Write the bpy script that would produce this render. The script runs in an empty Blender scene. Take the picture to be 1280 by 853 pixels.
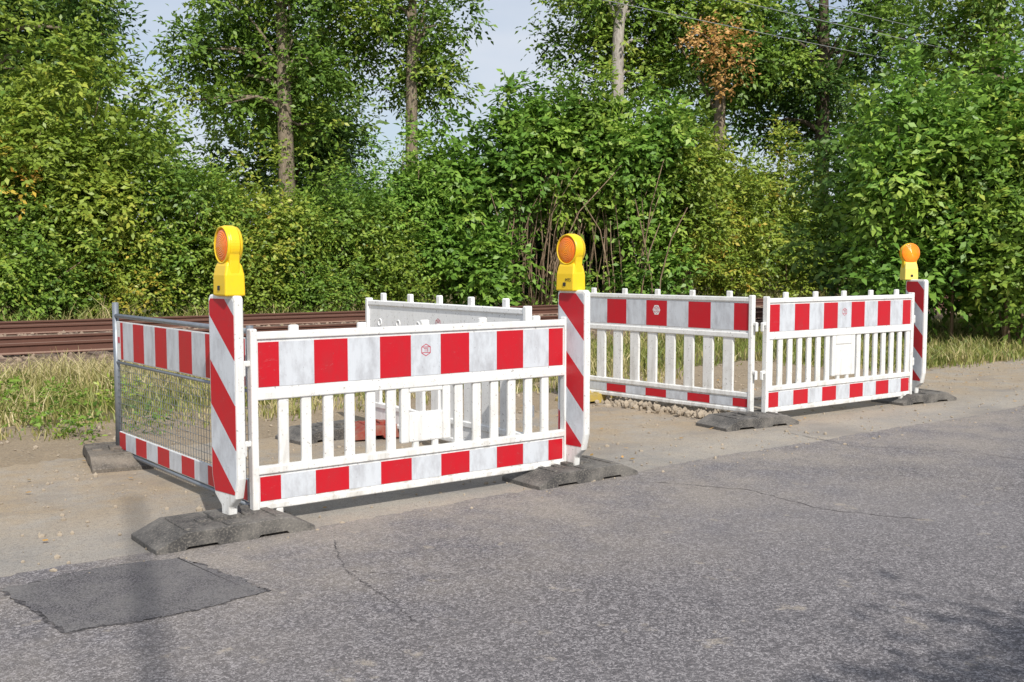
import bpy, bmesh, math
import numpy as np
from mathutils import Vector, Matrix
scene=bpy.context.scene; col=scene.collection
PHI=math.atan2(.6,.8)
def AD(a,d): return (a*.8-d*.6, a*.6+d*.8)
scene.view_settings.view_transform='Standard'
scene.view_settings.look='None'
scene.view_settings.exposure=0

# ---------------------------------------------------------------- materials
class NB:
    def __init__(s,name):
        s.m=bpy.data.materials.new(name); s.m.use_nodes=True
        s.nt=s.m.node_tree; s.n=s.nt.nodes; s.l=s.nt.links
        s.b=s.n['Principled BSDF']; s.out=s.n['Material Output']
        s.tc=s.n.new('ShaderNodeTexCoord')
    def setin(s,sock,v):
        if isinstance(v,bpy.types.NodeSocket): s.l.new(v,sock)
        else:
            if isinstance(v,(tuple,list)) and len(v)==3 and sock.type=='RGBA': v=(*v,1)
            sock.default_value=v
    def obj(s): return s.tc.outputs['Object']
    def scaled(s,vec,sc):
        n=s.n.new('ShaderNodeMapping'); s.l.new(vec,n.inputs['Vector']); n.inputs['Scale'].default_value=sc; return n.outputs[0]
    def noise(s,scale,detail=3,rough=.55,vec=None,dist=0):
        n=s.n.new('ShaderNodeTexNoise'); s.l.new(vec if vec is not None else s.obj(),n.inputs['Vector'])
        n.inputs['Scale'].default_value=scale; n.inputs['Detail'].default_value=detail; n.inputs['Roughness'].default_value=rough; n.inputs['Distortion'].default_value=dist
        return n.outputs['Fac']
    def voro(s,scale,vec=None,feature='F1',out='Distance'):
        n=s.n.new('ShaderNodeTexVoronoi'); n.feature=feature; s.l.new(vec if vec is not None else s.obj(),n.inputs['Vector'])
        n.inputs['Scale'].default_value=scale; return n.outputs[out]
    def math(s,op,a,b=0.0,c=None):
        n=s.n.new('ShaderNodeMath'); n.operation=op; s.setin(n.inputs[0],a); s.setin(n.inputs[1],b)
        if c is not None: s.setin(n.inputs[2],c)
        return n.outputs[0]
    def rng(s,v,a,b,c=0.0,d=1.0,smooth=False):
        n=s.n.new('ShaderNodeMapRange'); s.setin(n.inputs[0],v)
        if smooth: n.interpolation_type='SMOOTHSTEP'
        for i,x in enumerate((a,b,c,d)): n.inputs[i+1].default_value=x
        return n.outputs[0]
    def mix(s,f,a,b,mode='MIX'):
        n=s.n.new('ShaderNodeMix'); n.data_type='RGBA'; n.blend_type=mode
        s.setin(n.inputs[0],f); s.setin(n.inputs[6],a); s.setin(n.inputs[7],b); return n.outputs[2]
    def sep(s,vec=None):
        n=s.n.new('ShaderNodeSeparateXYZ'); s.l.new(vec if vec is not None else s.obj(),n.inputs[0]); return n.outputs
    def bump(s,h,strength=.3,dist=.01):
        n=s.n.new('ShaderNodeBump'); s.l.new(h,n.inputs['Height']); n.inputs['Strength'].default_value=strength; n.inputs['Distance'].default_value=dist
        s.l.new(n.outputs[0],s.b.inputs['Normal'])
    def fin(s,colr,rough=.6,spec=.5,metal=0.0):
        s.setin(s.b.inputs['Base Color'],colr); s.setin(s.b.inputs['Roughness'],rough)
        s.b.inputs['Specular IOR Level'].default_value=spec; s.b.inputs['Metallic'].default_value=metal
        return s.m

def m_white(name,base=(.78,.78,.76),dirt=.75):
    n=NB(name); v=n.scaled(n.obj(),(9,9,1.6))
    streak=n.rng(n.noise(2.2,5,.65,v),.44,.74)
    blot=n.rng(n.noise(6,4,.7),.5,.78)
    z=n.sep()[2]; low=n.rng(z,.05,.75,1.0,.35)
    f=n.math('MULTIPLY',n.math('MAXIMUM',streak,blot),n.math('MULTIPLY',low,dirt))
    c=n.mix(f,base,(.34,.31,.26))
    speck=n.rng(n.noise(60,3,.6),.62,.71)
    c=n.mix(n.math('MULTIPLY',speck,.65),c,(.18,.16,.14))
    n.bump(n.noise(25,3),.12,.004)
    return n.fin(c,.48,.4)
WHITE=m_white('white_plastic'); WHITE2=m_white('white_weathered_plastic',(.72,.73,.73),.85); WHITE3=m_white('shade_lifted_white_plastic',(.90,.90,.89),.45)  # third white has brightness put into its colour, offsetting grazing sun on rear panel

def m_stripe(name,pitch,diag=False,ph=.5):
    n=NB(name); x,y,z=n.sep()[0:3]
    v=n.math('ADD',x,z) if diag else x
    f=n.math('FRACT',n.math('MULTIPLY',n.math('ADD',n.math('DIVIDE',v,pitch),ph),.5))
    red=n.math('GREATER_THAN',f,.5)
    g=n.rng(n.noise(5,5,.7,n.scaled(n.obj(),(2.5,2.5,1))),.43,.75)
    wcol=n.mix(n.math('MULTIPLY',g,.8),(.58,.61,.65),(.31,.31,.33))
    rcol=n.mix(n.math('MULTIPLY',g,.4),(.50,.006,.016),(.32,.03,.035))
    c=n.mix(red,wcol,rcol)
    scr=n.rng(n.noise(14,6,.8,n.scaled(n.obj(),(1,1,3)),1.5),.63,.70)
    c=n.mix(n.math('MULTIPLY',scr,.6),c,(.33,.31,.30))
    spk=n.rng(n.noise(70,3,.6),.66,.74); c=n.mix(n.math('MULTIPLY',spk,.6),c,(.12,.1,.1))
    n.bump(n.noise(9,2),.15,.004)
    return n.fin(c,.40,.45)
STRIPE=m_stripe('red_white_reflective_sheet',.1975)
STRIPEW=m_stripe('broad_red_white_reflective_sheet',.245,False,1.5)
DIAG=m_stripe('red_white_diagonal_sheet',.22,True)

def m_rub(name,a,b):
    n=NB(name); g=n.rng(n.noise(5,6,.7),.40,.66); sp=n.rng(n.noise(90,3,.7),.50,.68)
    c=n.mix(g,a,b); c=n.mix(n.math('MULTIPLY',sp,.5),c,(.32,.29,.25)); n.bump(n.noise(140,2,.6),.3,.002); return n.fin(c,.85,.25)
RUBBER=m_rub('recycled_rubber',(.06,.058,.057),(.18,.168,.152)); RUBBERB=m_rub('dusty_brown_rubber',(.075,.066,.058),(.21,.18,.145))
n=NB('red_recycled_plastic'); g=n.rng(n.noise(7,6,.7),.40,.66); n.bump(n.noise(60,4,.7),.4,.005); REDR=n.fin(n.mix(g,(.27,.04,.028),(.27,.16,.12)),.85,.2)
n=NB('yellow_recycled_plastic'); g=n.rng(n.noise(7,6,.7),.42,.72); REDY=n.fin(n.mix(g,(.45,.33,.07),(.3,.25,.15)),.8,.25)
n=NB('galvanised_steel'); g=n.noise(30,4,.6); STEEL=n.fin(n.mix(g,(.17,.20,.24),(.36,.38,.40)),.45,.5,.6)
n=NB('yellow_plastic'); g=n.rng(n.noise(12,5,.7),.5,.8); YEL=n.fin(n.mix(n.math('MULTIPLY',g,.4),(.88,.58,.012),(.5,.36,.06)),.38,.5)
n=NB('faded_yellow_plastic'); g=n.rng(n.noise(12,5,.7),.5,.8); YELP=n.fin(n.mix(n.math('MULTIPLY',g,.4),(.86,.68,.14),(.5,.45,.25)),.4,.5)
def m_lens(name,a,b):
    n=NB(name); s=n.sep(); r=n.math('SQRT',n.math('ADD',n.math('MULTIPLY',s[0],s[0]),n.math('MULTIPLY',s[2],s[2])))
    ring=n.math('SINE',n.math('MULTIPLY',r,560.0)); n.bump(ring,.5,.002)
    fc=n.rng(r,.01,.088); c=n.mix(fc,a,b); c=n.mix(n.rng(ring,-.2,1,0,.2),c,(.75,.13,.004)); m=n.fin(c,.2,.5); n.b.inputs['Coat Weight'].default_value=.4; return m
LENS=m_lens('amber_lens',(1,.31,.007),(.92,.17,.003)); LENSY=m_lens('yellow_amber_lens',(1,.38,.008),(1,.25,.004))
n=NB('dark_plastic'); DARK=n.fin((.02,.02,.022),.5)
n=NB('wire_grey'); WIREM=n.fin((.25,.27,.27),.5)
n=NB('emblem_red'); EMB=n.fin((.48,.08,.11),.5)

n=NB('worn_asphalt'); a,d,_=n.sep()[0:3]
agg=n.voro(95,None,'F1','Color'); sepc=n.n.new('ShaderNodeSeparateColor'); n.l.new(agg,sepc.inputs[0]); ag=sepc.outputs[0]
fine=n.noise(210,2,.6); big=n.noise(.45,4,.5); med=n.noise(3.0,5,.65)
c=n.mix(n.rng(ag,.2,.98),(.125,.117,.122),(.39,.366,.37))
c=n.mix(n.rng(fine,.38,.56),(.057,.053,.058),c)
c=n.mix(n.rng(big,.35,.68,0,.3),c,(.27,.253,.252))
c=n.mix(n.rng(med,.5,.75,0,.28),c,(.11,.104,.108))
dust=n.math('MULTIPLY',n.rng(d,2.4,5.0,0,1,True),n.rng(n.noise(1.6,6,.7),.36,.62))
spots=n.math('MULTIPLY',n.rng(n.noise(4.2,5,.7),.61,.69),.75)
dust=n.math('MAXIMUM',n.math('MULTIPLY',dust,.65),spots)
c=n.mix(n.math('MULTIPLY',dust,n.rng(fine,.38,.6,.5,1)),c,(.40,.35,.285))
h=n.math('ADD',n.math('MULTIPLY',ag,.6),fine); n.bump(h,.6,.007); ASPH=n.fin(c,.88,.25)

n=NB('dark_asphalt_patch'); fine=n.noise(160,3,.65)
c=n.mix(n.rng(fine,.38,.62),(.04,.038,.042),(.20,.19,.195)); c=n.mix(n.rng(n.noise(2.5,5,.7),.38,.68,0,.7),c,(.21,.20,.19)); n.bump(fine,.7,.008); PATCH=n.fin(c,.9,.2)
n=NB('bitumen_seam'); SEAM=n.fin(n.mix(n.rng(n.noise(40,4,.7),.4,.6),(.035,.034,.036),(.13,.12,.12)),.85,.2)

n=NB('dusty_concrete'); a,d,_=n.sep()[0:3]
c=n.mix(n.rng(n.noise(1.1,6,.65),.35,.66),(.42,.38,.325),(.31,.292,.267))
c=n.mix(n.rng(n.noise(4,6,.75),.46,.68,0,.5),c,(.46,.39,.30))
inside=n.math('MULTIPLY',n.rng(a,-.6,.6),n.rng(d,5.2,6.0)); snd=n.math('MULTIPLY',n.math('MAXIMUM',inside,n.rng(d,6.7,7.8)),n.rng(n.noise(2.3,6,.7),.32,.57))
c=n.mix(n.math('MULTIPLY',snd,.85),c,n.mix(n.noise(9,6,.75),(.49,.38,.245),(.32,.245,.165)))
c=n.mix(n.rng(n.noise(170,3,.7),.48,.66,0,.7),c,(.13,.12,.11))
c=n.mix(n.rng(n.noise(45,4,.7),.56,.70,0,.6),c,(.17,.155,.14))
c=n.mix(n.rng(n.noise(.8,4,.6,n.scaled(n.obj(),(1,1.7,1))),.52,.64,0,.5),c,(.22,.20,.18))
n.bump(n.noise(60,5,.75),.7,.014); CONC=n.fin(c,.92,.2)

n=NB('sandy_soil'); c=n.mix(n.noise(2.2,6,.7),(.46,.36,.245),(.25,.20,.14)); c=n.mix(n.rng(n.noise(60,4,.75),.50,.66,0,.75),c,(.15,.125,.10)); c=n.mix(n.rng(n.noise(25,4,.75),.58,.7,0,.6),c,(.50,.46,.39))
n.bump(n.noise(30,6,.75),.8,.03); SAND=n.fin(c,.95,.15)
n=NB('grassy_soil'); c=n.mix(n.noise(1.2,6,.7),(.21,.165,.09),(.10,.11,.04)); n.bump(n.noise(14,6,.75),.8,.05); SOIL=n.fin(c,.95,.15)
n=NB('rusty_ballast'); c=n.mix(n.voro(14,None,'F1','Distance'),(.29,.21,.15),(.10,.075,.055)); n.bump(n.voro(16),1.0,.05); BALL=n.fin(c,.95,.2)
n=NB('ballast_stone'); c=n.mix(n.noise(5,3),(.36,.27,.20),(.17,.13,.10)); BST=n.fin(c,.95,.2)
n=NB('gravel_stone'); c=n.mix(n.noise(6,3),(.44,.37,.28),(.25,.21,.165)); GST=n.fin(c,.95,.2)
n=NB('rusty_rail_steel'); ge=n.n.new('ShaderNodeNewGeometry'); nz_=n.sep(ge.outputs['Normal'])[2]
c=n.mix(n.noise(4,5,.7),(.155,.070,.048),(.078,.040,.030)); c=n.mix(n.rng(nz_,.8,.95),c,(.29,.19,.145)); RUST=n.fin(c,.75,.3)
n=NB('old_sleeper_wood'); SLEEP=n.fin(n.mix(n.noise(6,5,.7,n.scaled(n.obj(),(1,1,4))),(.10,.07,.055),(.2,.15,.12)),.9,.2)

def m_bark(name,a,b):
    n=NB(name); v=n.scaled(n.obj(),(7,7,1.3)); f=n.noise(3,5,.7,v); c=n.mix(n.rng(f,.35,.65),a,b); n.bump(f,.8,.03); return n.fin(c,.9,.2)
BARK=m_bark('brown_bark',(.12,.095,.065),(.32,.26,.19)); BARKG=m_bark('grey_bark',(.26,.23,.2),(.48,.44,.39)); STEMM=m_bark('stem_bark',(.15,.10,.06),(.34,.25,.17)); BARKD=m_bark('dark_bark',(.05,.04,.03),(.14,.11,.08))

def m_leaf(name,cols,trans=.27):
    n=NB(name); n.n.remove(n.b); at=n.n.new('ShaderNodeAttribute'); at.attribute_name='tint'
    cr=n.n.new('ShaderNodeValToRGB'); n.l.new(at.outputs['Fac'],cr.inputs[0])
    el=cr.color_ramp.elements
    while len(el)<len(cols): el.new(.5)
    for i,(p,c) in enumerate(cols): el[i].position=p; el[i].color=(*c,1)
    cc=cr.outputs[0]
    df=n.n.new('ShaderNodeBsdfDiffuse'); n.l.new(cc,df.inputs[0])
    tr=n.n.new('ShaderNodeBsdfTranslucent'); n.l.new(cc,tr.inputs[0])
    mx=n.n.new('ShaderNodeMixShader'); mx.inputs[0].default_value=trans
    n.l.new(df.outputs[0],mx.inputs[1]); n.l.new(tr.outputs[0],mx.inputs[2])
    gl=n.n.new('ShaderNodeBsdfGlossy'); gl.inputs['Roughness'].default_value=.45; gl.inputs[0].default_value=(.95,.95,.9,1)
    m2=n.n.new('ShaderNodeMixShader'); m2.inputs[0].default_value=.025; n.l.new(mx.outputs[0],m2.inputs[1]); n.l.new(gl.outputs[0],m2.inputs[2])
    n.l.new(m2.outputs[0],n.out.inputs[0])
    return n.m
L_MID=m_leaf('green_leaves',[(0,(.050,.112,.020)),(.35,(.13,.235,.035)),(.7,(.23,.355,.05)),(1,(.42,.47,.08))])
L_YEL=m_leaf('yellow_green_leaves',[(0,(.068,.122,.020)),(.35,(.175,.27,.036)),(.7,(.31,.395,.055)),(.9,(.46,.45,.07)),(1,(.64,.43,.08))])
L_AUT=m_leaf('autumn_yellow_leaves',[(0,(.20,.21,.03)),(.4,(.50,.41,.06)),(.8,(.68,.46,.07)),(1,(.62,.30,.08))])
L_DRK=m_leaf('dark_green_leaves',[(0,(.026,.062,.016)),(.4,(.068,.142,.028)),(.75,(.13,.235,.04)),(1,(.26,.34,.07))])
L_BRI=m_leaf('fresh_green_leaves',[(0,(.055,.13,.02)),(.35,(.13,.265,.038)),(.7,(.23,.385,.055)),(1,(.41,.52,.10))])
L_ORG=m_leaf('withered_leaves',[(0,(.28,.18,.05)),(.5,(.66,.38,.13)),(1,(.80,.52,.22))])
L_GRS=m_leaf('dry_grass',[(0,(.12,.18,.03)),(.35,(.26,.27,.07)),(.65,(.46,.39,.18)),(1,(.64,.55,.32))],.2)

# ---------------------------------------------------------------- object helpers
def link(o,parent=None):
    col.objects.link(o)
    if parent is not None: o.parent=parent
    return o
def empty(name,loc,rz,label,cat,group=None):
    e=bpy.data.objects.new(name,None); e.empty_display_size=.1; e.location=(loc[0],loc[1],loc[2] if len(loc)>2 else 0); e.rotation_euler=(0,0,rz)
    if label: e['label']=label; e['category']=cat
    if group: e['group']=group
    return link(e)
def mesh_np(name,V,F,mat,parent=None,smooth=False):
    me=bpy.data.meshes.new(name); me.from_pydata([tuple(map(float,v)) for v in V],[],[tuple(int(i) for i in f) for f in F])
    me.materials.append(mat); me.update()
    if smooth:
        for p in me.polygons: p.use_smooth=True
    return link(bpy.data.objects.new(name,me),parent)
def boxes(name,bl,mat,parent=None,bev=.005,seg=2):
    V=[];F=[]
    for (x0,x1,y0,y1,z0,z1) in bl:
        k=len(V)
        V+=[(x0,y0,z0),(x1,y0,z0),(x1,y1,z0),(x0,y1,z0),(x0,y0,z1),(x1,y0,z1),(x1,y1,z1),(x0,y1,z1)]
        F+=[(k,k+3,k+2,k+1),(k+4,k+5,k+6,k+7),(k,k+1,k+5,k+4),(k+1,k+2,k+6,k+5),(k+2,k+3,k+7,k+6),(k+3,k,k+4,k+7)]
    o=mesh_np(name,V,F,mat,parent)
    if bev>0:
        b=o.modifiers.new('bevel','BEVEL'); b.width=bev; b.segments=seg; b.limit_method='ANGLE'
    return o
def extrude_poly(name,pts,y0,y1,mat,parent=None,bev=.006):
    nP=len(pts); V=[(x,y0,z) for x,z in pts]+[(x,y1,z) for x,z in pts]
    F=[tuple(range(nP)),tuple(range(2*nP-1,nP-1,-1))]+[(i+nP,(i+1)%nP+nP,(i+1)%nP,i) for i in range(nP)]
    o=mesh_np(name,V,F,mat,parent)
    bm=bmesh.new(); bm.from_mesh(o.data); bmesh.ops.recalc_face_normals(bm,faces=bm.faces); bm.to_mesh(o.data); bm.free()
    if bev>0:
        b=o.modifiers.new('bevel','BEVEL'); b.width=bev; b.segments=3; b.limit_method='ANGLE'; b.angle_limit=math.radians(40)
    return o
def tubes(name,paths,mat,parent=None,sides=8):
    V=[];F=[]
    for pts,rad in paths:
        pts=[Vector(p) for p in pts]; k0=len(V)
        for i,p in enumerate(pts):
            t=(pts[min(i+1,len(pts)-1)]-pts[max(i-1,0)]).normalized()
            u=t.cross(Vector((0.13,1,0.07))).normalized()
            if u.length<.1: u=Vector((1,0,0))
            w=t.cross(u).normalized()
            for j in range(sides):
                an=2*math.pi*j/sides; V.append(p+(u*math.cos(an)+w*math.sin(an))*rad[i])
        for i in range(len(pts)-1):
            for j in range(sides):
                a=k0+i*sides+j; b=k0+i*sides+(j+1)%sides; F.append((a,b,b+sides,a+sides))
        F.append(tuple(k0+j for j in range(sides))[::-1]); F.append(tuple(k0+(len(pts)-1)*sides+j for j in range(sides)))
    return mesh_np(name,V,F,mat,parent,True)
NQ=[0]
def quad_mesh(name,V,idx,tint,mat,parent=None):
    nq=len(idx); NQ[0]+=nq; me=bpy.data.meshes.new(name)
    me.vertices.add(len(V)); me.vertices.foreach_set('co',np.ascontiguousarray(V,dtype=np.float32).ravel())
    me.loops.add(nq*4); me.loops.foreach_set('vertex_index',np.ascontiguousarray(idx,dtype=np.int32).ravel())
    me.polygons.add(nq); me.polygons.foreach_set('loop_start',np.arange(nq,dtype=np.int32)*4)
    me.update(calc_edges=True); me.validate()
    at=me.attributes.new('tint','FLOAT','FACE')
    if len(at.data)==nq: at.data.foreach_set('value',np.ascontiguousarray(tint,dtype=np.float32))
    me.materials.append(mat)
    return link(bpy.data.objects.new(name,me),parent)
def text_mesh(body,size,mat,parent,loc):
    tc_=bpy.data.curves.new('lettering','FONT'); tc_.body=body; tc_.size=size; tc_.extrude=.0004; tc_.align_x='CENTER'; tc_.align_y='CENTER'
    tmp=bpy.data.objects.new('tmp',tc_); col.objects.link(tmp); bpy.context.view_layer.update()
    me=bpy.data.meshes.new_from_object(tmp.evaluated_get(bpy.context.evaluated_depsgraph_get())); bpy.data.objects.remove(tmp); me.name='lettering'; me.materials.clear(); me.materials.append(mat)
    lo=link(bpy.data.objects.new('lettering',me),parent); lo.location=loc; lo.rotation_euler=(math.radians(90),0,0); return lo

def norm(a): return a/np.maximum(np.linalg.norm(a,axis=1,keepdims=True),1e-6)
def foliage(name,blobs,mat,parent=None,seed=0,dens=60,nl=6,leaf=.13,wid=.5,sl=.34,droop=.25,tmin=0,tmax=1):
    r=np.random.default_rng(seed); P=[];D=[];T=[]
    for b in blobs:
        c=np.array(b[:3]); R=np.array(b[3:6]); n=max(6,int(dens*4*math.pi*(R.mean()**2)*.5))
        d=norm(r.normal(size=(n,3))+np.array([0,-.25,.25]))
        ph=r.uniform(0,6.28,4)
        k=1+.22*np.sin(4*d[:,0]+ph[0])*np.sin(4*d[:,2]+ph[1])+.14*np.sin(8*d[:,0]+6*d[:,1]+ph[2])
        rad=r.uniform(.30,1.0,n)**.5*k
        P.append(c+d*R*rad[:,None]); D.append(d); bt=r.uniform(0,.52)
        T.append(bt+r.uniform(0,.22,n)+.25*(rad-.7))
    P=np.concatenate(P);D=np.concatenate(D);T=np.concatenate(T); n=len(P)
    out=norm(D*.7+r.normal(size=(n,3))*.5+np.array([0,0,.15]))
    side=norm(np.cross(out,np.array([0,0,1.0]))+1e-4)
    ts=np.linspace(.12,1,nl); SL=sl*r.uniform(.6,1.6,(n,1))
    VV=[];TT=[]
    for i,t in enumerate(ts):
        s=1 if i%2 else -1
        base=P+out*t*SL*r.uniform(.85,1.15,(n,1)); base[:,2]-=droop*sl*t*t
        ld=side*(s*.75)+out*.55+r.normal(size=(n,3))*.28; ld[:,2]-=droop
        if i==nl-1: ld=out+r.normal(size=(n,3))*.2; ld[:,2]-=droop
        ld=norm(ld)
        nn=norm(D*.65+np.array([0,-.1,.6])+r.normal(size=(n,3))*.45)
        w=norm(np.cross(ld,nn)); nn=np.cross(w,ld)
        L=leaf*r.uniform(.65,1.25,(n,1)); W=L*wid
        m=base+ld*L*.45; tip=base+ld*L-nn*L*.12
        VV.append(np.stack([base,m+w*W*.5+nn*L*.07,tip,m-w*W*.5+nn*L*.07],1))
        TT.append(T+r.uniform(0,.28,n))
    V=np.concatenate(VV).reshape(-1,3); T=np.clip(np.concatenate(TT),0,1)*(tmax-tmin)+tmin
    idx=np.arange(len(V)).reshape(-1,4)
    return quad_mesh(name,V,idx,T,mat,parent)

def subblobs(r,c,R,n,s0,s1,shell=.55):
    out=[]
    while len(out)<n:
        p=r.uniform(-1,1,3); q=np.linalg.norm(p)
        if q>1 or q<shell*r.uniform(0,1): continue
        s=r.uniform(s0,s1); out.append((c[0]+p[0]*(R[0]-s*.4),c[1]+p[1]*(R[1]-s*.5),c[2]+p[2]*(R[2]-s*.5),s*r.uniform(.8,1.25),s,s*r.uniform(.6,.95)))
    return out

def bush(x,y,R,H,mat,seed,label,n=22,s=(.45,.85),dens=40,leaf=.13,z0=0.15,nl=6,stems=6,sl=.34,fan=0,shoots=10,aut=None,group='shrubs along the railway line',**k):
    r=np.random.default_rng(seed)
    e=empty('bush',(x,y,0),0,label,'bush',group)
    bl=subblobs(r,(0,0,(H+z0)/2),(R[0],R[1],(H-z0)/2),n,*s,shell=.35)
    for i in range(shoots):
        px=r.uniform(-1,1); h=z0+(H-z0)*(.5+.5*math.sqrt(max(0,1-px*px)))
        bl.append((px*R[0],r.uniform(-.7,.2)*R[1],h*r.uniform(.8,1.08),r.uniform(.10,.2),.15,r.uniform(.3,.65)))
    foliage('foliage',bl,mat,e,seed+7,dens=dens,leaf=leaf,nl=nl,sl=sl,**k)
    if aut:
        foliage('yellowed_foliage',[(q[0],q[1],q[2],q[3],q[3],q[3]*.8) for q in aut],L_AUT,e,seed+17,dens=dens*.7,leaf=leaf,nl=nl,sl=sl)
    ps=[]
    for i in range(stems):
        b=bl[r.integers(len(bl))]; x0=r.uniform(-.35,.35)*R[0]; y0=r.uniform(-.35,.35)*R[1]
        x1=b[0]*.8;y1=b[1]*.8
        ps.append(([(x0,y0,-.05),(x0*.9+x1*.1+r.uniform(-.08,.08),y0*.8+y1*.2,b[2]*.35),(x0*.5+x1*.5,y0*.5+y1*.5,b[2]*.7),(x1,y1,b[2])],[.03,.024,.018,.008]))
    for i in range(fan):
        x0=r.uniform(-.5,.5)*R[0]; y0=-R[1]*r.uniform(.2,.8); sx=x0+r.normal()*.5; h=r.uniform(2.2,4.3); rr=r.uniform(.012,.024)
        ps.append(([(x0,y0,-.05),(x0*.85+sx*.15+r.uniform(-.05,.05),y0,h*.35),(x0*.5+sx*.5+r.uniform(-.07,.07),y0-.1,h*.7),(sx*1.15,y0-.1,h)],[rr,rr*.9,rr*.75,rr*.4]))
    tubes('stems',ps,STEMM,e,5)
    return e

def tree(x,y,H,tr,cc,R,mat,bark,seed,label,n=30,s=(.6,1.1),dens=24,leaf=.19,nl=6,lean=0,limbs=12,ivy=False,fork=.45,sl=.5,extra=(),org=None,group='tall trees behind the railway line',name='deciduous_tree'):
    r=np.random.default_rng(seed); e=empty(name,(x,y,0),0,label,'tree',group)
    tp=[(0,0,-.1),(lean*.3,0,H*.3),(lean*.6+cc[0]*.2,0,H*.6),(cc[0]*.7,cc[1]*.3,H*.85),(cc[0],cc[1]*.4,H)]
    ps=[(tp,[tr*1.25,tr,tr*.8,tr*.5,tr*.12])]
    bl=subblobs(r,cc,R,n,*s,shell=.5)+list(extra)
    for i in range(limbs):
        b=bl[-1-i] if i<len(extra) else bl[i%len(bl)]; h=min(r.uniform(fork,.85)*H,max(b[2]-.2,H*.3)); t=h/H
        seg=[0,.3,.6,.85,1]; j=max(q for q in range(4) if seg[q]<=t); f=(t-seg[j])/(seg[j+1]-seg[j])
        p0=Vector(tp[j]).lerp(Vector(tp[j+1]),f); p1=Vector(b[:3])
        mid=p0.lerp(p1,.5)+Vector((r.uniform(-.3,.3),r.uniform(-.3,.3),r.uniform(0,.6)))
        rr=tr*r.uniform(.22,.42); ps.append(([p0,p0.lerp(mid,.5)+Vector((0,0,.15)),mid,p1],[rr,rr*.8,rr*.6,rr*.2]))
    if org:
        for b in org:
            p0=Vector((tp[2][0],0,min(b[2]-.4,H*.6))); p1=Vector(b[:3]); ps.append(([p0,p0.lerp(p1,.5)+Vector((0,0,.2)),p1],[.06,.04,.015]))
    tubes('trunk',ps,bark,e,9)
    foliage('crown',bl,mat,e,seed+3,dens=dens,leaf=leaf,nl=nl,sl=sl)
    if org: foliage('withered_foliage',org,L_ORG,e,seed+5,dens=36,leaf=.16,nl=5,sl=.4)
    if ivy:
        ib=[(lean*.3*min(1,zz/(H*.3))+r.uniform(-.1,.1),-.05,zz,tr*1.3,tr*1.3,.35) for zz in np.arange(3.0,H*.75,.75)]
        foliage('ivy',ib,L_MID,e,seed+9,dens=40,leaf=.11,nl=5,sl=.18)
    return e

# ---------------------------------------------------------------- ground
def sheet(name,x0,x1,y0,y1,z,mat,jit=0,step=.06,seed=1,jlow=None):
    r=np.random.default_rng(seed)
    if jit==0:
        V=[(x0,y0,z),(x1,y0,z),(x1,y1,z),(x0,y1,z)];F=[(0,1,2,3)]
    else:
        n=int((x1-x0)/step)+1; xs=np.linspace(x0,x1,n)
        def wob(am):
            w=np.zeros(n)
            for f,a in ((.4,1),(1.1,.6),(3.1,.35),(9,.2),(23,.12)): w+=a*np.sin(xs*f+r.uniform(0,6))*am
            return w+r.normal(size=n)*am*.25
        lo=y0+(wob(jit) if jlow is None else wob(jlow)); hi=y1+wob(jit)
        V=[];F=[]
        for i in range(n): V+=[(xs[i],lo[i],z),(xs[i],hi[i],z)]
        for i in range(n-1): k=2*i; F.append((k,k+2,k+3,k+1))
    o=mesh_np(name,V,F,mat); o.rotation_euler=(0,0,PHI); o['kind']='structure'; return o
sheet('ground',-300,400,-300,500,0,SOIL)
sheet('dirt_strip',-25,60,6.5,9.4,.004,SAND,.16,.05,2)
sheet('pavement',-25,60,4.4,7.4,.008,CONC,.10,.04,3)
sheet('road',-120,160,-9,4.85,.012,ASPH,.04,.035,4,jlow=.01)
pts=[(-2.10,4.19),(-1.62,3.70),(-1.30,3.87),(-1.0,4.17),(-1.17,4.35),(-1.52,4.66),(-1.86,4.47)]
def blobpoly(name,pts,z,mat,grow=0,seed=5,sub=24,jit=.008):
    r=np.random.default_rng(seed); c=np.mean(pts,axis=0); out=[]
    for i in range(len(pts)):
        a=np.array(pts[i]);b=np.array(pts[(i+1)%len(pts)])
        for t in np.linspace(0,1,sub,endpoint=False):
            p=a+(b-a)*t; q=c+(p-c)*(1+grow+.015*math.sin(t*9+i*2))+r.normal(size=2)*jit; out.append((q[0],q[1],z))
    o=mesh_np(name,out,[tuple(range(len(out)))],mat); o['kind']='structure'; return o
blobpoly('asphalt_patch_seam',pts,.0135,SEAM,.012,5)
blobpoly('asphalt_patch',pts,.0150,PATCH,0,6)
def crack(pts,w,seed,z=.0135):
    r=np.random.default_rng(seed); V=[];F=[]; P=[]
    for i in range(len(pts)-1):
        for t in np.linspace(0,1,18,endpoint=False): P.append(np.array(pts[i])*(1-t)+np.array(pts[i+1])*t+r.normal(size=2)*.007)
    for i,p in enumerate(P):
        t=(P[min(i+1,len(P)-1)]-P[max(i-1,0)]); t/=np.linalg.norm(t); nn=np.array([-t[1],t[0]]); ww=w*r.uniform(.15,1.2)
        a=p+nn*ww;b=p-nn*ww; V+=[(a[0],a[1],z),(b[0],b[1],z)]
        if i: k=2*i; F.append((k-2,k-1,k+1,k))
    o=mesh_np('road_crack',V,F,SEAM); o['kind']='structure'
crack([(-.86,4.95),(-.80,4.7),(-.72,4.45),(-.60,4.25),(-.45,4.0),(-.36,3.8)],.003,1)
crack([(-.72,4.45),(-.5,4.42),(-.3,4.3)],.0022,2)
crack([(2.2,8.2),(2.5,7.6),(3.3,7.3),(3.6,6.9)],.005,3)
crack([(.9,6.3),(1.4,6.1),(1.7,5.6),(2.3,5.3)],.0035,4)

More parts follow.
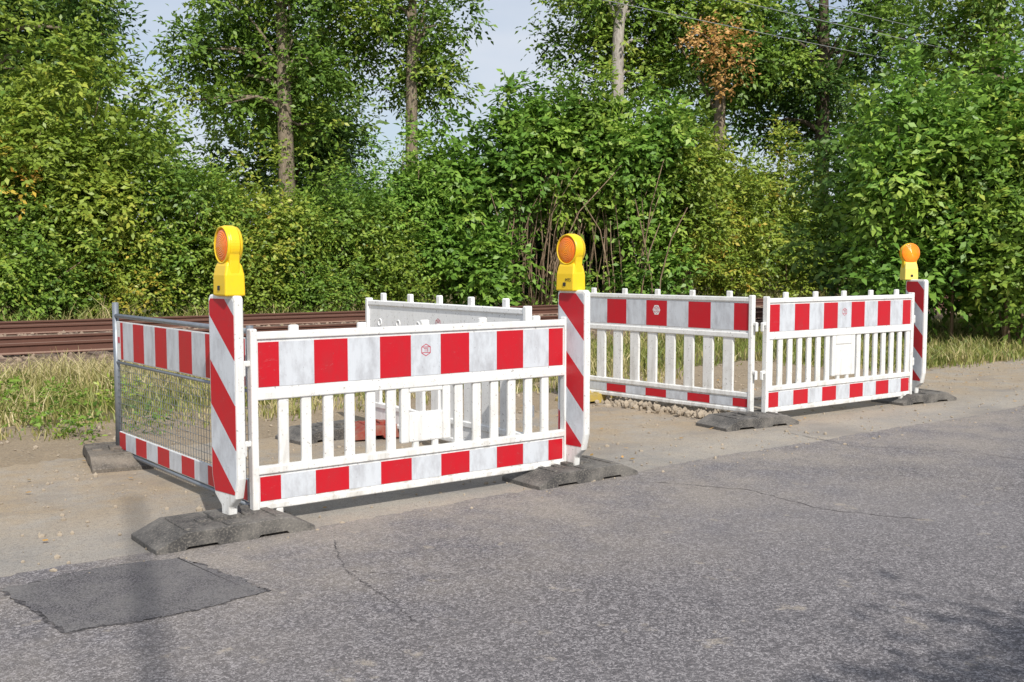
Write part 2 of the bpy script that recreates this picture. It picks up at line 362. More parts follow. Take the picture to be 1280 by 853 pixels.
V=[];F=[]; prof=[(13.0,-.01),(13.7,.16),(16.9,.18),(17.3,.12),(17.7,.18),(21.0,.18),(22,.0)]
xs=np.linspace(-40,120,60)
for i,x in enumerate(xs):
    for d,z in prof: V.append((x,d,z))
    if i:
        for j in range(len(prof)-1): k=(i-1)*len(prof)+j; F.append((k,k+len(prof),k+len(prof)+1,k+1))
o=mesh_np('track_bed',V,F,BALL); o.rotation_euler=(0,0,PHI); o['kind']='structure'
ico=bmesh.new(); bmesh.ops.create_icosphere(ico,subdivisions=1,radius=1); IV=np.array([v.co[:] for v in ico.verts]); IF=np.array([[v.index for v in f.verts] for f in ico.faces]); ico.free()
def rocks(name,P,S,mat,seed,kind='stuff',label=None,cat=None):
    r=np.random.default_rng(seed); n=len(P); nv=len(IV)
    VV=IV[None]*(1+r.uniform(-.25,.25,(n,nv,1)))*S[:,None,None]*r.uniform(.6,1.3,(n,1,3))+P[:,None]
    FF=(IF[None]+np.arange(n)[:,None,None]*nv).reshape(-1,3)
    me=bpy.data.meshes.new(name); V=VV.reshape(-1,3)
    me.from_pydata(V.tolist(),[],FF.tolist()); me.materials.append(mat); o=link(bpy.data.objects.new(name,me)); o['kind']=kind
    if label: o['label']=label; o['category']=cat
    return o
r=np.random.default_rng(11); n=7000; a=r.uniform(-8,30,n); d=r.uniform(13.1,21.3,n); zz=np.interp(d,[p[0] for p in prof],[p[1] for p in prof])
X=a*.8-d*.6;Y=a*.6+d*.8; rocks('ballast_stones',np.stack([X,Y,zz],1),r.uniform(.02,.045,n),BST,12,label='rust-brown ballast stones lying along the railway track',cat='gravel')
def track(d0,label):
    e=empty('railway_track',AD(10,d0),PHI,label,'railway track','rusty railway tracks')
    for s in (-.717,.717):
        pr=[(-.07,.19),(-.07,.20),(-.012,.215),(-.012,.290),(-.036,.302),(-.036,.332),(.036,.332),(.036,.302),(.012,.290),(.012,.215),(.07,.20),(.07,.19)]
        V=[(x,s+y,z) for x in (-45,110) for y,z in pr]
        m=len(pr); F=[((i+1)%m,i,i+m,(i+1)%m+m) for i in range(m)]
        o=mesh_np('rail',V,F,RUST,e)
        bm=bmesh.new(); bm.from_mesh(o.data); bmesh.ops.recalc_face_normals(bm,faces=bm.faces)
        if max(bm.faces,key=lambda f:f.calc_center_median().z).normal.z<0: bmesh.ops.reverse_faces(bm,faces=bm.faces)
        bm.to_mesh(o.data); bm.free()
    bl=[(x-.12,x+.12,-1.25,1.25,.08,.188) for x in np.arange(-25,60,.65)]
    boxes('sleepers',bl,SLEEP,e,0)['kind']='stuff'
track(15.2,'rusty railway track on brown ballast beside dry grass')
track(19.4,'rusty railway track in front of the green hedge')

# ---------------------------------------------------------------- grass
def grass(name,XY,Z,hmin,hmax,seed,tint=(0,1),label='',w=.006):
    r=np.random.default_rng(seed); n=len(XY); b=np.column_stack([XY,Z])
    pat=.5+.5*np.sin(XY[:,0]*1.7+1.3*np.sin(XY[:,1]*1.1))*np.sin(XY[:,1]*2.3+XY[:,0]*.6)
    h=(r.uniform(hmin,hmax,n)*(.35+.85*pat))[:,None]; an=r.uniform(0,6.28,n); side=np.stack([np.cos(an),np.sin(an),np.zeros(n)],1)*w*r.uniform(.6,1.3,(n,1))
    ln=r.uniform(0,6.28,n); lean=np.stack([np.cos(ln),np.sin(ln),np.zeros(n)],1)*r.uniform(.1,.9,(n,1))*h
    up=np.array([0,0,1.0])
    m=b+up*h*.55+lean*.3; t=b+up*h*r.uniform(.7,1,(n,1))+lean
    V=np.stack([b-side,b+side,m+side*.8,m-side*.8,t+side*.15,t-side*.15],1).reshape(-1,3)
    k=np.arange(n)[:,None]*6; idx=np.concatenate([k+np.array([[0,1,2,3]]),k+np.array([[3,2,4,5]])])
    T=np.clip(r.uniform(tint[0],tint[1],n)*(.45+.7*pat),0,1); T=np.concatenate([T,T])
    o=quad_mesh(name,V,idx,T,L_GRS); o['kind']='stuff'; o['label']=label; o['category']='grass'; return o
def clumps(r,nc,per,a0,a1,d0,d1,sp):
    ca=r.uniform(a0,a1,nc); cd=r.uniform(d0,d1,nc); a=(ca[:,None]+r.normal(size=(nc,per))*sp).ravel(); d=(cd[:,None]+r.normal(size=(nc,per))*sp).ravel()
    return np.stack([a*.8-d*.6,a*.6+d*.8],1)
r=np.random.default_rng(21)
XY=clumps(r,760,42,-3,9,9.6,13.1,.12); grass('verge_grass',XY,np.zeros(len(XY)),.06,.38,22,(0.35,1),'long dry yellow grass in front of the railway track')
XY=clumps(r,560,40,-3,9,9.5,13.0,.15); grass('green_grass',XY,np.zeros(len(XY)),.04,.24,23,(0,.6),'short green grass between dry stalks')
XY=clumps(r,240,24,-3,9,8.4,9.6,.08); grass('edge_grass',XY,np.zeros(len(XY)),.03,.16,28,(.1,1),'sparse dry grass tufts on sandy soil')
XY=clumps(r,90,26,-6,24,17.0,17.6,.15); grass('track_grass',XY,np.zeros(len(XY))+.1,.06,.2,27,(.1,.9),'dry grass growing between the two railway tracks',.008)
XY=clumps(r,620,36,9,26,9.4,13.4,.16); grass('meadow_grass',XY,np.zeros(len(XY)),.05,.32,24,(0,.7),'patchy mixed grass behind the red and white barriers',.008)
XY=clumps(r,900,34,11.5,34,7.5,9.2,.17); grass('roadside_grass',XY,np.zeros(len(XY)),.05,.26,25,(0,.72),'low green and dry grass at the edge of the road',.008)
XY=clumps(r,400,30,-3,50,21.3,22.3,.25); grass('hedge_grass',XY,np.zeros(len(XY))+.05,.2,.7,26,(.1,.8),'dry grass along the foot of the hedge',.01)

for i,(x,y,s) in enumerate([(-3.9,8.55,.16),(-3.45,8.25,.12),(-3.0,8.5,.12),(-3.35,7.95,.12),(-4.5,9.1,.2),(-4.1,9.4,.2),(-2.9,8.1,.09),(-3.6,8.0,.08),(-3.15,7.75,.08),(-4.9,9.9,.22),(-3.6,9.6,.2)]):
    e=empty('weed',(x,y,0),i,'small green leafy weed in dry sandy soil','weed','weeds at the dirt edge')
    foliage('leaves',[(0,0,s*.5,s,s,s*.7)],L_MID,e,300+i,dens=260,nl=5,leaf=.05,sl=.10)

# ---------------------------------------------------------------- barriers
GP='red and white construction barrier panels'
def panel(p0,p1,label,kind='fine',front=True,back=False,lugs=True,ztop=1.005,mat=WHITE,emblem=True,lugh=.035,rings=False,sheetm=STRIPE,hole=True,bmat=WHITE2):
    dx,dy=p1[0]-p0[0],p1[1]-p0[1]; L=math.hypot(dx,dy); th=math.atan2(dy,dx); h=L/2
    e=empty('barrier',((p0[0]+p1[0])/2,(p0[1]+p1[1])/2,0),th,label,'barrier',GP)
    dz=ztop-1.005
    bl=[(-h+.02,h-.02,-.022,.022,.965+dz,1.005+dz),(-h+.02,h-.02,-.023,.023,.655+dz,.702+dz),(-h+.02,h-.02,-.020,.020,.085,.120)]
    zb=.27 if kind=='fine' else .215
    bl.append((-h+.02,h-.02,-.022,.022,zb,zb+.043))
    for s in (-1,1):
        a,b=sorted((s*h,s*(h-.038))); bl.append((a,b,-.026,.026,.075,1.022+dz))
        for z in (.83,.42):
            a,b=sorted((s*(h-.01),s*(h+.035))); bl.append((a,b,-.014,.014,z,z+.03)); a,b=sorted((s*(h+.022),s*(h+.038))); bl.append((a,b,-.016,.016,z-.05,z+.028))
        a,b=sorted((s*(h-.13),s*(h-.17))); bl.append((a,b,-.018,.018,.03,.088))
    boxes('frame',bl,mat,e,.010,3)
    bd=[(-h+.03,h-.03,-.011,.011,.695+dz,.97+dz),(-h+.03,h-.03,-.011,.011,.112,zb+.005)]
    boxes('board',bd,bmat,e,.002,1)
    sl=[]
    if kind=='fine':
        x=.225
        while x<h-.06:
            for s in (-1,1): sl.append((s*x-.029,s*x+.029,-.013,.013,.29,.67+dz))
            x+=.128
        sl+=[(-.165,-.112,-.017,.017,.345,.67+dz),(.112,.165,-.017,.017,.345,.67+dz),(-.1115,.1115,-.0168,.0168,.347,.515),(-.1115,.1115,-.0168,.0168,.628,.672+dz),(-.085,-.045,-.012,.012,.29,.36),(.045,.085,-.012,.012,.29,.36)]
        if not hole: sl.append((-.118,.118,-.010,.010,.50,.64))
    else:
        x=-h+.145
        while x<h-.06: sl.append((x-.055,x+.055,-.013,.013,.235,.67+dz)); x+=.213
    boxes('slats',sl,mat,e,.008,2)
    for on,s in ((front,-1),(back,1)):
        if not on: continue
        for z0,z1 in ((.722+dz,.952+dz),(.132,zb-.012)):
            y0,y1=sorted((s*.0112,s*.0135)); boxes('reflective_sheet',[(-h+.045,h-.045,y0,y1,z0,z1)],sheetm,e,0)
    if rings:
        x=-.84
        while x<.9:
            V=[];F=[];k=0
            for i in range(16):
                an=i*math.pi/8
                for rr,yy in ((.020,-.0115),(.023,-.016),(.028,-.016),(.031,-.0115)): V.append((x+rr*math.cos(an),yy,.835+dz+rr*math.sin(an)))
            for i in range(16):
                for j in range(3): a=k+i*4+j; b=k+((i+1)%16)*4+j; F.append((a,a+1,b+1,b))
            mesh_np('reinforcement_ring',V,F,mat,e)
            x+=.28
    if lugs:
        x=-.8
        while x<h-.05:
            boxes('lug',[(x-.026,x+.026,-.015,.015,.99+dz,1.0+dz+lugh)],mat,e,.008,2)
            x+=.4
    if emblem:
        V=[]
        for i in range(6):
            an=math.pi/6+i*math.pi/3
            for rr in (.031,.036): V.append((rr*math.cos(an),-.0145,.865+dz+rr*math.sin(an)))
        F=[(2*i,2*i+1,(2*i+3)%12,(2*i+2)%12) for i in range(6)]
        k=12
        for z in (-.017,.015):
            V+=[(-.026,-.0145,.865+dz+z),(.026,-.0145,.865+dz+z),(.026,-.0145,.865+dz+z+.004),(-.026,-.0145,.865+dz+z+.004)]; F.append((k,k+1,k+2,k+3)); k+=4
        if emblem=='disc':
            V2=[(0,-.0142,.865+dz)]+[(.045*math.cos(i*math.pi/3),-.0142,.865+dz+.05*math.sin(i*math.pi/3)) for i in range(6)]
            mesh_np('emblem_plate',V2,[(0,1+i,1+(i+1)%6) for i in range(6)],WHITE2,e)
        mesh_np('emblem',V,F,EMB,e)
        text_mesh('TS',.028,EMB,e,(0,-.0147,.8655+dz))
    return e
panel((-1.335,5.25),(.345,6.50),'white plastic barrier panel with red stripes beside the asphalt road')
panel((-1.15,8.3),(.11,6.62),'white weathered barrier panel seen from its unstriped back','wide',front=False,back=True,ztop=1.065,mat=WHITE3,bmat=WHITE3,emblem=True,lugh=.065,rings=True)
panel((.63,10.32),(2.04,8.76),'white barrier panel with wide slats standing over gravel','wide',ztop=1.07,lugh=.055,emblem='disc',sheetm=STRIPEW)
panel((2.13,8.75),(3.85,10.0),'white slatted barrier panel with red stripes at the road edge',ztop=1.06,lugh=.055,hole=False)

p0=(-2.69,7.05);p1=(-1.365,5.40); L=math.hypot(p1[0]-p0[0],p1[1]-p0[1]); h=L/2; th=math.atan2(p1[1]-p0[1],p1[0]-p0[0])
e=empty('barrier_fence',((p0[0]+p1[0])/2,(p0[1]+p1[1])/2,0),th,'galvanised steel mesh barrier with striped boards closing the pit side','barrier')
tubes('post',[([(-h,0,.09),(-h,0,1.09)],[.021,.021])],STEEL,e,12); tubes('post',[([(h,0,.09),(h,0,1.03)],[.019,.019])],STEEL,e,12)
for z,rr in ((1.0,.015),(.075,.013),(.685,.010)): tubes('rail',[([(-h,0,z),(h,0,z)],[rr]*2)],STEEL,e,10)
boxes('board',[(-h+.04,h-.04,-.008,.008,.705,.965),(-h+.04,h-.04,-.008,.008,.095,.215)],WHITE2,e,.002,1)
boxes('reflective_sheet',[(-h+.12,h-.045,-.0105,-.0082,.712,.958)],STRIPE,e,0); boxes('reflective_sheet',[(-h+.045,h-.045,-.0105,-.0082,.10,.21)],STRIPE,e,0)
boxes('emblem',[(-h+.06,-h+.10,-.0100,-.0082,.82,.86)],EMB,e,0)
bl=[(x-.0013,x+.0013,-.0013,.0013,.2,.69) for x in np.arange(-h+.04,h-.02,.04)]+[(-h+.02,h-.02,-.0038,-.0015,z-.0012,z+.0012) for z in np.arange(.23,.69,.045)]
boxes('wire_mesh',bl,STEEL,e,0)

def foot_plate(x,y,rz,label,mat=RUBBER,L=.80,W=.38,z=0):
    e=empty('foot_plate',(x,y,z+.001),rz,label,'barrier base','rubber base plates of the barriers')
    q=L/.8
    pr=[(-.40*q,0),(-.40*q,.032),(-.26*q,.094),(.26*q,.094),(.40*q,.032),(.40*q,0),(.27*q,0),(.25*q,.024),(.11*q,.024),(.09*q,0),(-.09*q,0),(-.11*q,.024),(-.25*q,.024),(-.27*q,0)]
    extrude_poly('base',pr,-W/2,W/2,mat,e,.004)
    for b in [(-.07,.07,-.05,.05,.090,.112),(-.145,-.095,-.03,.03,.088,.102),(.095,.145,-.03,.03,.088,.102),(-.05,.05,-.16,-.09,.088,.102),(-.05,.05,.09,.16,.088,.102)]: boxes('socket',[b],mat,e,.003,1)
    for b in [(-.25*q,-.21*q,-.14,.14,.085,.101),(.21*q,.25*q,-.14,.14,.085,.101)]: boxes('ridge',[b],mat,e,.003,1)
    return e
foot_plate(-1.43,5.09,PHI,'dark rubber base plate holding a beacon on the asphalt')
foot_plate(.37,6.47,PHI,'dark rubber base plate under barrier joint and beacon')
foot_plate(-2.70,7.03,PHI-1.75,'dusty brown rubber base plate under the steel mesh barrier',RUBBERB)
foot_plate(1.97,8.62,PHI-.12,'dark rubber base plate where two barrier panels meet')
foot_plate(3.95,10.15,PHI-.1,'dark rubber base plate holding the far beacon')
foot_plate(-1.40,8.05,PHI+.1,'dark rubber base plate lying in the sandy pit area')
foot_plate(-.98,8.05,PHI-.2,'dull red recycled plastic base plate under weathered barrier',REDR,L=.62,W=.34,z=.02)
foot_plate(.78,10.2,PHI,'yellowish plastic base plate under barrier end',REDY,.6)

def beacon(x,y,rz,label,lamp_rz,lamp_off=0,basemat=YEL,R=.100,lr=.087,bare=False,up=.03,ls=.92,lens=LENS,bs=1.0,lift=0):
    e=empty('traffic_beacon',(x,y,0),rz,label,'traffic beacon','striped traffic beacons with warning lights')
    w=.122
    pr=[(-w,.30),(-w,1.145+up),(-w+.014,1.165+up),(w-.014,1.165+up),(w,1.145+up),(w,.30),(w-.025,.20),(.04,.15),(.035,.09),(-.035,.09),(-.04,.15),(-w+.025,.20)]
    extrude_poly('blade',pr,-.024,.024,WHITE,e,.010)
    q=w-.014
    for s in (-1,1):
        pr2=[(-q,.305),(-q,1.13+up),(-q+.01,1.145+up),(q-.01,1.145+up),(q,1.13+up),(q,.305),(q-.02,.22),(-q+.02,.22)]
        y0,y1=sorted((s*.0242,s*.0262)); extrude_poly('reflective_sheet',pr2,y0,y1,DIAG,e,0)
    le=empty('warning_light',(0,0,0),0,None,None); le.parent=e; le.location=(lamp_off,0,1.170+up+lift); le.rotation_euler=(0,0,lamp_rz-rz); le.scale=(ls,ls,ls)
    cz=.262
    a0=208
    yh=.030 if not bare else .026
    pr=[(-.082*bs,0),(-.081*bs,.10),(-.084*min(bs,1),.18)]
    for i in range(29):
        an=math.radians(a0-i*((2*a0-180)/28)); pr.append((R*math.cos(an),cz+R*1.06*math.sin(an)))
    pr+=[(.084*min(bs,1),.18),(.081*bs,.10),(.082*bs,0)]
    extrude_poly('housing',pr,-yh,yh,YEL,le,.010)
    V=[]
    for z,hx,hy in ((-.012,.086*bs,.058),(.10,.083*bs,.056),(.150,.076*bs,.046),(.176,.066*bs,yh+.003)):
        V+=[(-hx,-hy,z),(hx,-hy,z),(hx,hy,z),(-hx,hy,z)]
    F=[(0,3,2,1),(12,13,14,15)]
    for i in range(3):
        for j in range(4): a=i*4+j;b=i*4+(j+1)%4; F.append((a,b,b+4,a+4))
    o=mesh_np('battery_case',V,F,basemat,le); b=o.modifiers.new('bevel','BEVEL'); b.width=.010; b.segments=3
    boxes('bolt',[(-.012,.012,-.063,-.055,.02,.044)],DARK,le,.002,1)
    for s in (-1,1):
        V=[];F=[];nr=14;ns=40; dep=.020
        if not bare:
            RV=[];RF=[]
            for j in range(ns):
                an=2*math.pi*j/ns
                for rr,yy in ((lr+.001,yh-.002),(lr+.003,yh+.013),(R-.003,yh+.012),(R-.001,yh-.002)): RV.append((rr*math.cos(an),s*yy,cz+rr*1.03*math.sin(an)))
            for j in range(ns):
                for q2 in range(3): a=j*4+q2;b=((j+1)%ns)*4+q2; RF.append((a,a+1,b+1,b))
            mesh_np('rim',RV,RF,YEL,le,True)
        for i in range(nr+1):
            t=i/nr; rr=lr*math.cos(t*math.pi/2) if i<nr else 0; yy=yh+.0005+dep*math.sin(t*math.pi/2)
            for j in range(ns): an=2*math.pi*j/ns; V.append((rr*math.cos(an),s*yy,rr*1.02*math.sin(an)))
        for i in range(nr):
            for j in range(ns): a=i*ns+j;b=i*ns+(j+1)%ns; F.append((a,b,b+ns,a+ns) if s>0 else (b,a,a+ns,b+ns))
        o=mesh_np('lens',V,F,lens,le,True); o.location=(0,0,cz)
    return e,le
beacon(-1.405,5.10,math.radians(-43),'red and white striped beacon with yellow light at barrier corner',math.radians(-52),.035,up=.035,ls=.90)
b2,l2=beacon(.385,6.45,math.radians(-48),'striped beacon with yellow light between barrier and pit',math.radians(-50),-.03,up=.025,ls=.93)
text_mesh('MTS',.03,DARK,l2,(.035,-.0592,.06))
beacon(3.93,10.1,math.radians(-64),'striped beacon with round orange light at far barrier end',math.radians(8),-.105,YELP,R=.098,lr=.0995,bare=True,up=.035,ls=.95,lens=LENSY,bs=.85)

r=np.random.default_rng(31); n=700; t=r.uniform(-.6,.8,n); X=1.36+t*.62+r.normal(size=n)*.10;Y=9.61-t*.72+r.normal(size=n)*.12
rocks('gravel_pile',np.stack([X,Y,r.uniform(.0,.05,n)],1),r.uniform(.010,.038,n),GST,32,label='loose light gravel heaped beneath a barrier panel',cat='gravel')
n=3400; a=r.uniform(-4,14,n); d=r.uniform(4.6,9.7,n); X=a*.8-d*.6;Y=a*.6+d*.8
rocks('loose_pebbles',np.stack([X,Y,np.full(n,.012)],1),r.uniform(.003,.019,n)*r.uniform(.4,1,n),GST,33,label='small pebbles scattered over dusty pavement',cat='gravel')
n=260; a=r.uniform(-4,14,n); d=5+np.abs(r.normal(size=n))*2; X=a*.8-d*.6;Y=a*.6+d*.8
c=np.stack([X,Y,np.full(n,.024)],1); an=r.uniform(0,6.28,n); u=np.stack([np.cos(an),np.sin(an),r.uniform(0,.3,n)],1)*.022; w=np.stack([-np.sin(an),np.cos(an),r.uniform(0,.3,n)],1)*.011
V=np.stack([c-u,c+w,c+u,c-w],1).reshape(-1,3); o=quad_mesh('leaf_litter',V,np.arange(4*n).reshape(-1,4),r.uniform(0,.5,n),L_ORG); o['kind']='stuff'; o['label']='dry fallen leaves scattered on the pavement'; o['category']='leaves'

# ---------------------------------------------------------------- vegetation
bush(-9.5,22.6,(2.1,1.5),6.4,L_YEL,101,'tall green shrub with yellowing lower leaves beside the railway',n=42,s=(.45,.85),dens=38,leaf=.155,shoots=18,tmax=.88,aut=[(-.9,-1.4,3.4,.5),(-1.3,-1.5,2.7,.5),(-.5,-1.4,2.9,.35)])
bush(-12.2,21.6,(2.0,1.6),5.2,L_MID,102,'tall green shrub beside the railway line',n=26,s=(.6,1.0),dens=28,leaf=.16)
bush(-9.9,20.7,(1.7,.9),2.2,L_MID,103,'low green hedge bush behind the tracks',n=20,s=(.4,.7),dens=42,leaf=.115)
hed=[(-7.4,23.0,3.6,L_MID),(-5.9,24.1,3.5,L_YEL),(-4.3,25.2,3.3,L_MID),(-2.8,26.4,4.1,L_BRI)]
for i,(x,y,H,m) in enumerate(hed): bush(x,y,(1.5,1.2),H,m,110+i,'dense green hedge bush along the railway',n=30,s=(.36,.72),dens=42,leaf=.12,z0=-.1)
for i,(x,y,H,m) in enumerate([(-8.4,22.0,1.9,L_YEL),(-6.4,22.9,2.3,L_YEL),(-4.8,24.0,2.1,L_MID),(-3.4,25.2,2.4,L_YEL)]): bush(x,y,(1.3,.7),H,m,120+i,'low dense hedge bush with a few yellow-orange leaves' if i==0 else 'low dense hedge bush at the track edge',n=20,s=(.33,.58),dens=46,leaf=.105,z0=-.2,aut=[(1.0,-.7,.75,.28),(.3,-.7,.55,.2)] if i==0 else None)
big='large broad-leaved bush with tall bare stems'
bush(-1.5,27.2,(1.6,1.3),4.6,L_BRI,130,big,n=24,s=(.38,.8),dens=32,leaf=.21,stems=8,z0=.2)
bush(.3,27.4,(1.5,1.3),5.4,L_BRI,131,big,n=22,s=(.38,.75),dens=32,leaf=.21,z0=1.9,stems=6,fan=28,shoots=18)
bush(1.6,27.8,(1.4,1.3),6.0,L_MID,136,big,n=22,s=(.38,.75),dens=32,leaf=.20,z0=2.1,stems=6,fan=22,shoots=18)
bush(3.0,27.6,(1.5,1.3),5.6,L_BRI,132,big,n=24,s=(.38,.75),dens=32,leaf=.20,z0=1.4,stems=6,fan=18,shoots=18)
bush(4.5,28.4,(1.4,1.4),5.0,L_YEL,133,big,n=24,s=(.36,.75),dens=36,leaf=.16,z0=.9,stems=8,shoots=16)
bush(1.8,29.8,(3.4,1.0),4.2,L_DRK,134,'leafy bush behind bare stems',n=38,s=(.5,.9),dens=28,leaf=.17,z0=-.3)
bush(-.7,26.2,(1.0,.7),2.0,L_BRI,135,'low broad-leaved bush at the track edge',n=12,s=(.35,.55),dens=36,leaf=.2,z0=0)
for i,(x,y,H) in enumerate([(1.7,26.9,.9),(3.3,27.0,1.4),(4.3,27.3,1.5)]): bush(x,y,(.6,.4),H,L_BRI,160+i,'small leafy shrub below bare stems',n=6,s=(.25,.42),dens=36,leaf=.18,z0=0,stems=3,shoots=4)
bush(6.2,32.0,(2.0,1.4),4.4,L_YEL,140,'yellow-green bush behind tall grass',n=32,s=(.4,.8),dens=36,leaf=.145,z0=-.1,shoots=18)
bush(8.3,34.0,(2.2,1.5),5.0,L_YEL,141,'yellow-green bush behind tall grass',n=30,s=(.4,.85),dens=34,leaf=.15,z0=-.1,shoots=18)
bush(10.8,35.5,(2.2,1.5),4.8,L_MID,142,'green bush behind tall grass',n=26,s=(.5,.95),dens=26,leaf=.18,z0=-.1)
bush(6.9,17.6,(1.25,1.2),4.1,L_BRI,150,'tall dense green shrub at the roadside',n=34,s=(.28,.6),dens=50,leaf=.155,z0=.0,shoots=18)
bush(8.9,18.0,(1.5,1.3),4.9,L_BRI,151,'tall dense green shrub at the roadside',n=36,s=(.32,.68),dens=46,leaf=.155,z0=.0,shoots=18)
bush(8.1,16.9,(1.2,.8),3.1,L_MID,152,'lower green shrub at the roadside grass',n=26,s=(.28,.52),dens=56,leaf=.135,z0=.05,shoots=16)
bush(11.4,19.5,(1.8,1.5),5.2,L_MID,153,'tall dense green shrub at the roadside',n=24,s=(.45,.85),dens=30,leaf=.17,z0=.0)
bush(7.6,20.5,(1.8,1.2),4.7,L_DRK,154,'green shrub between track and road',n=24,s=(.45,.85),dens=28,leaf=.17,z0=.0)

tree(-7.3,34,13,.27,(-.3,1.4,8.8),(3.9,1.9,3.7),L_MID,BARK,201,'tall tree with ivy-covered trunk and open crown',n=54,s=(.5,1.0),leaf=.2,ivy=True,fork=.5,limbs=18,extra=[(-1.6,-.6,9.6,.9,.8,.7),(-2.9,-.3,8.2,.9,.8,.7),(-3.2,0,6.6,.7,.7,.5),(1.0,-.5,10,.9,.8,.7),(-.2,-.6,10.4,.8,.6,.5),(-1.8,-.6,6.4,.7,.6,.4),(1.0,-.6,7.6,.6,.5,.4)])
tree(-3.3,34.5,13,.22,(.1,1.2,9.4),(2.0,1.7,3.5),L_MID,BARK,202,'tall slim tree with ivy-covered trunk',n=30,s=(.45,.85),leaf=.2,ivy=True,fork=.5,extra=[(-.7,-.5,10,.6,.6,.5),(.9,-.5,9.0,.6,.6,.5)])
tree(-9.0,43,13,.22,(0,0,7.2),(3.2,2.0,3.6),L_DRK,BARKD,209,'dark tree filling in behind the hedge',n=30,s=(.7,1.2),dens=14,leaf=.26,fork=.35)
tree(3.7,36,15,.25,(.4,1.6,10.6),(3.7,1.9,3.4),L_MID,BARKG,203,'tall tree with pale grey trunk and light crown',n=34,s=(.5,1.0),leaf=.2,fork=.5,lean=-.3)
tree(7.2,36.5,14,.22,(0,1.0,9.2),(3.2,2.0,4.2),L_MID,BARK,204,'tall leafy tree with one withered orange-brown branch',n=34,s=(.55,1.05),leaf=.21,fork=.4,org=[(-.5,-1.5,8.6,.7,.5,.5),(.0,-1.6,7.9,.6,.4,.45),(-1.0,-1.4,9.0,.5,.4,.35),(.3,-1.5,8.7,.4,.3,.35),(-.2,-1.5,7.2,.35,.3,.3)])
tree(11.2,38,15,.26,(0,1.2,9.4),(3.8,2.4,4.6),L_DRK,BARKD,205,'tall dark-leaved tree above the bushes',n=40,s=(.55,1.1),leaf=.22,fork=.4)
tree(14.2,31,13,.26,(0,0,8.2),(4.2,2.6,4.6),L_MID,BARK,206,'large spreading green tree behind roadside shrubs',n=42,s=(.5,1.05),leaf=.2,fork=.35)
tree(-15.2,30,13,.26,(0,0,8.6),(4.4,2.6,3.6),L_DRK,BARK,207,'large dark tree with overhanging crown',n=42,s=(.6,1.15),leaf=.2,fork=.35)
tree(-20,42,15,.26,(0,0,8.4),(5.2,3,6.0),L_MID,BARK,208,'broad green tree beyond the hedge',n=44,s=(.8,1.4),dens=15,leaf=.26,fork=.35)
e=empty('conifer_tree',(-8.6,50,0),0,'dark conifer standing in a gap of the hedge','tree')
tubes('trunk',[([(0,0,0),(0,0,7.6)],[.25,.04])],BARK,e,7)
foliage('crown',[(0,0,z,2.6*(1-(z-2)/7.4),2.6*(1-(z-2)/7.4),.4) for z in np.arange(2,7.6,.5)],L_DRK,e,402,dens=24,leaf=.3,wid=.2,sl=.6,nl=7,tmax=.4)

r=np.random.default_rng(77); bl=[]
for i in range(120):
    u=r.uniform(-.62,.75); y=r.uniform(48,62)
    hmax=4.6 if -.35<u<.12 else 10.5
    bl.append((u*y,y,r.uniform(.5,hmax),2.2,1.8,1.7))
o=foliage('distant_wood',bl,L_DRK,None,78,dens=7,leaf=.45,nl=5,sl=.8); o['kind']='stuff'; o['label']='dark wood beyond the railway line'; o['category']='wood'

tree(4.9,-3.25,6.5,.13,(0,0,5.0),(1.45,1.45,1.0),L_MID,BARK,220,'small roadside tree beside the road',n=44,s=(.35,.6),dens=90,leaf=.13,fork=.5,limbs=8,group='roadside trees')
e=empty('flag_pole',(2.80,-6.95,0),0,'tall slim grey steel pole at the far kerb','pole')
tubes('pole',[([(0,0,0),(0,0,12.4)],[.042,.028])],STEEL,e,12); tubes('cap',[([(0,0,12.4),(0,0,12.47)],[.035,.02])],STEEL,e,12)
def P3(a,d,z): x,y=AD(a,d); return (x,y,z)
for a in (-28,80):
    x,y=AD(a,17.3); e=empty('utility_pole',(x,y,0),PHI,'wooden utility pole between the two tracks','utility pole','poles carrying overhead wires')
    tubes('pole',[([(0,0,0),(0,0,8.9)],[.15,.11])],BARK,e,10); boxes('crossarm',[(-.06,.06,-1.0,1.0,8.0,8.12)],SLEEP,e,.01)
for d,z in ((16.4,8.15),(17.2,8.85),(18.2,8.15)):
    pts=[P3(a,d,z-.8*(1-((a-26)/54)**2)) for a in np.linspace(-28,80,40)]
    o=tubes('overhead_wire',[(pts,[.009]*40)],WIREM,None,5); o['label']='thin grey overhead wire above the railway tracks'; o['category']='wire'; o['group']='overhead wires'

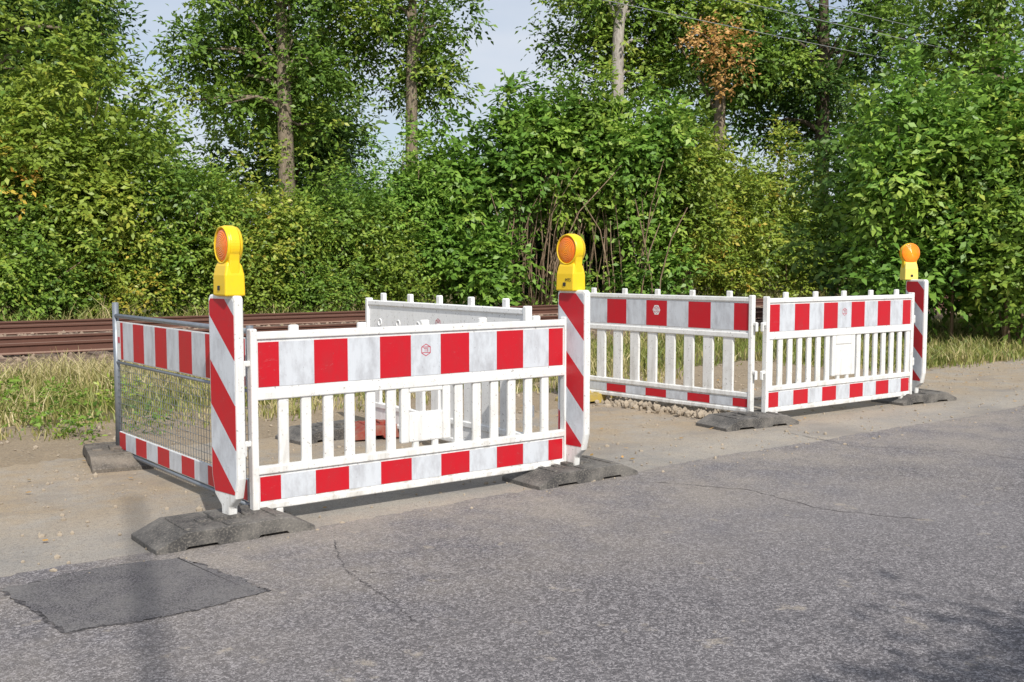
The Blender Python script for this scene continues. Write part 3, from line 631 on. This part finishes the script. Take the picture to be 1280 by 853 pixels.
# ---------------------------------------------------------------- light, sky
el=math.radians(42); hz=Vector((.36,-.93)).normalized(); sd=Vector((hz.x*math.cos(el),hz.y*math.cos(el),math.sin(el)))
sun=bpy.data.lights.new('sun','SUN'); sun.energy=4.5; sun.angle=math.radians(.5); sun.color=(1,.955,.885)
so=bpy.data.objects.new('sun',sun); so.rotation_euler=sd.to_track_quat('Z','Y').to_euler(); so.location=(5,-10,20); link(so)
w=bpy.data.worlds.new('World'); scene.world=w; w.use_nodes=True; nt=w.node_tree; bg=nt.nodes['Background']
sky=nt.nodes.new('ShaderNodeTexSky'); sky.sky_type='NISHITA'; sky.sun_disc=False; sky.sun_elevation=el; sky.sun_rotation=math.atan2(hz.x,hz.y); sky.air_density=1.0; sky.dust_density=1.5
tc=nt.nodes.new('ShaderNodeTexCoord'); mp=nt.nodes.new('ShaderNodeMapping'); mp.inputs['Scale'].default_value=(1,1,2.5); nt.links.new(tc.outputs['Generated'],mp.inputs[0])
nz=nt.nodes.new('ShaderNodeTexNoise'); nz.inputs['Scale'].default_value=3; nz.inputs['Detail'].default_value=6; nt.links.new(mp.outputs[0],nz.inputs['Vector'])
mr=nt.nodes.new('ShaderNodeMapRange'); mr.inputs[1].default_value=.35; mr.inputs[2].default_value=.65; mr.inputs[3].default_value=.35; mr.inputs[4].default_value=.95; nt.links.new(nz.outputs['Fac'],mr.inputs[0])
mx=nt.nodes.new('ShaderNodeMix'); mx.data_type='RGBA'; nt.links.new(mr.outputs[0],mx.inputs[0]); nt.links.new(sky.outputs[0],mx.inputs[6]); mx.inputs[7].default_value=(5.8,6.2,6.9,1)
nt.links.new(mx.outputs[2],bg.inputs[0]); bg.inputs[1].default_value=.125

cam=bpy.data.cameras.new('camera'); cam.sensor_width=36; cam.lens=36.56; cam.clip_end=2000; cam.clip_start=.05
co=bpy.data.objects.new('camera',cam); co.location=(0,0,1.35); co.rotation_euler=(math.radians(90-4.24),0,0); link(co); scene.camera=co
print('QUADS',NQ[0])
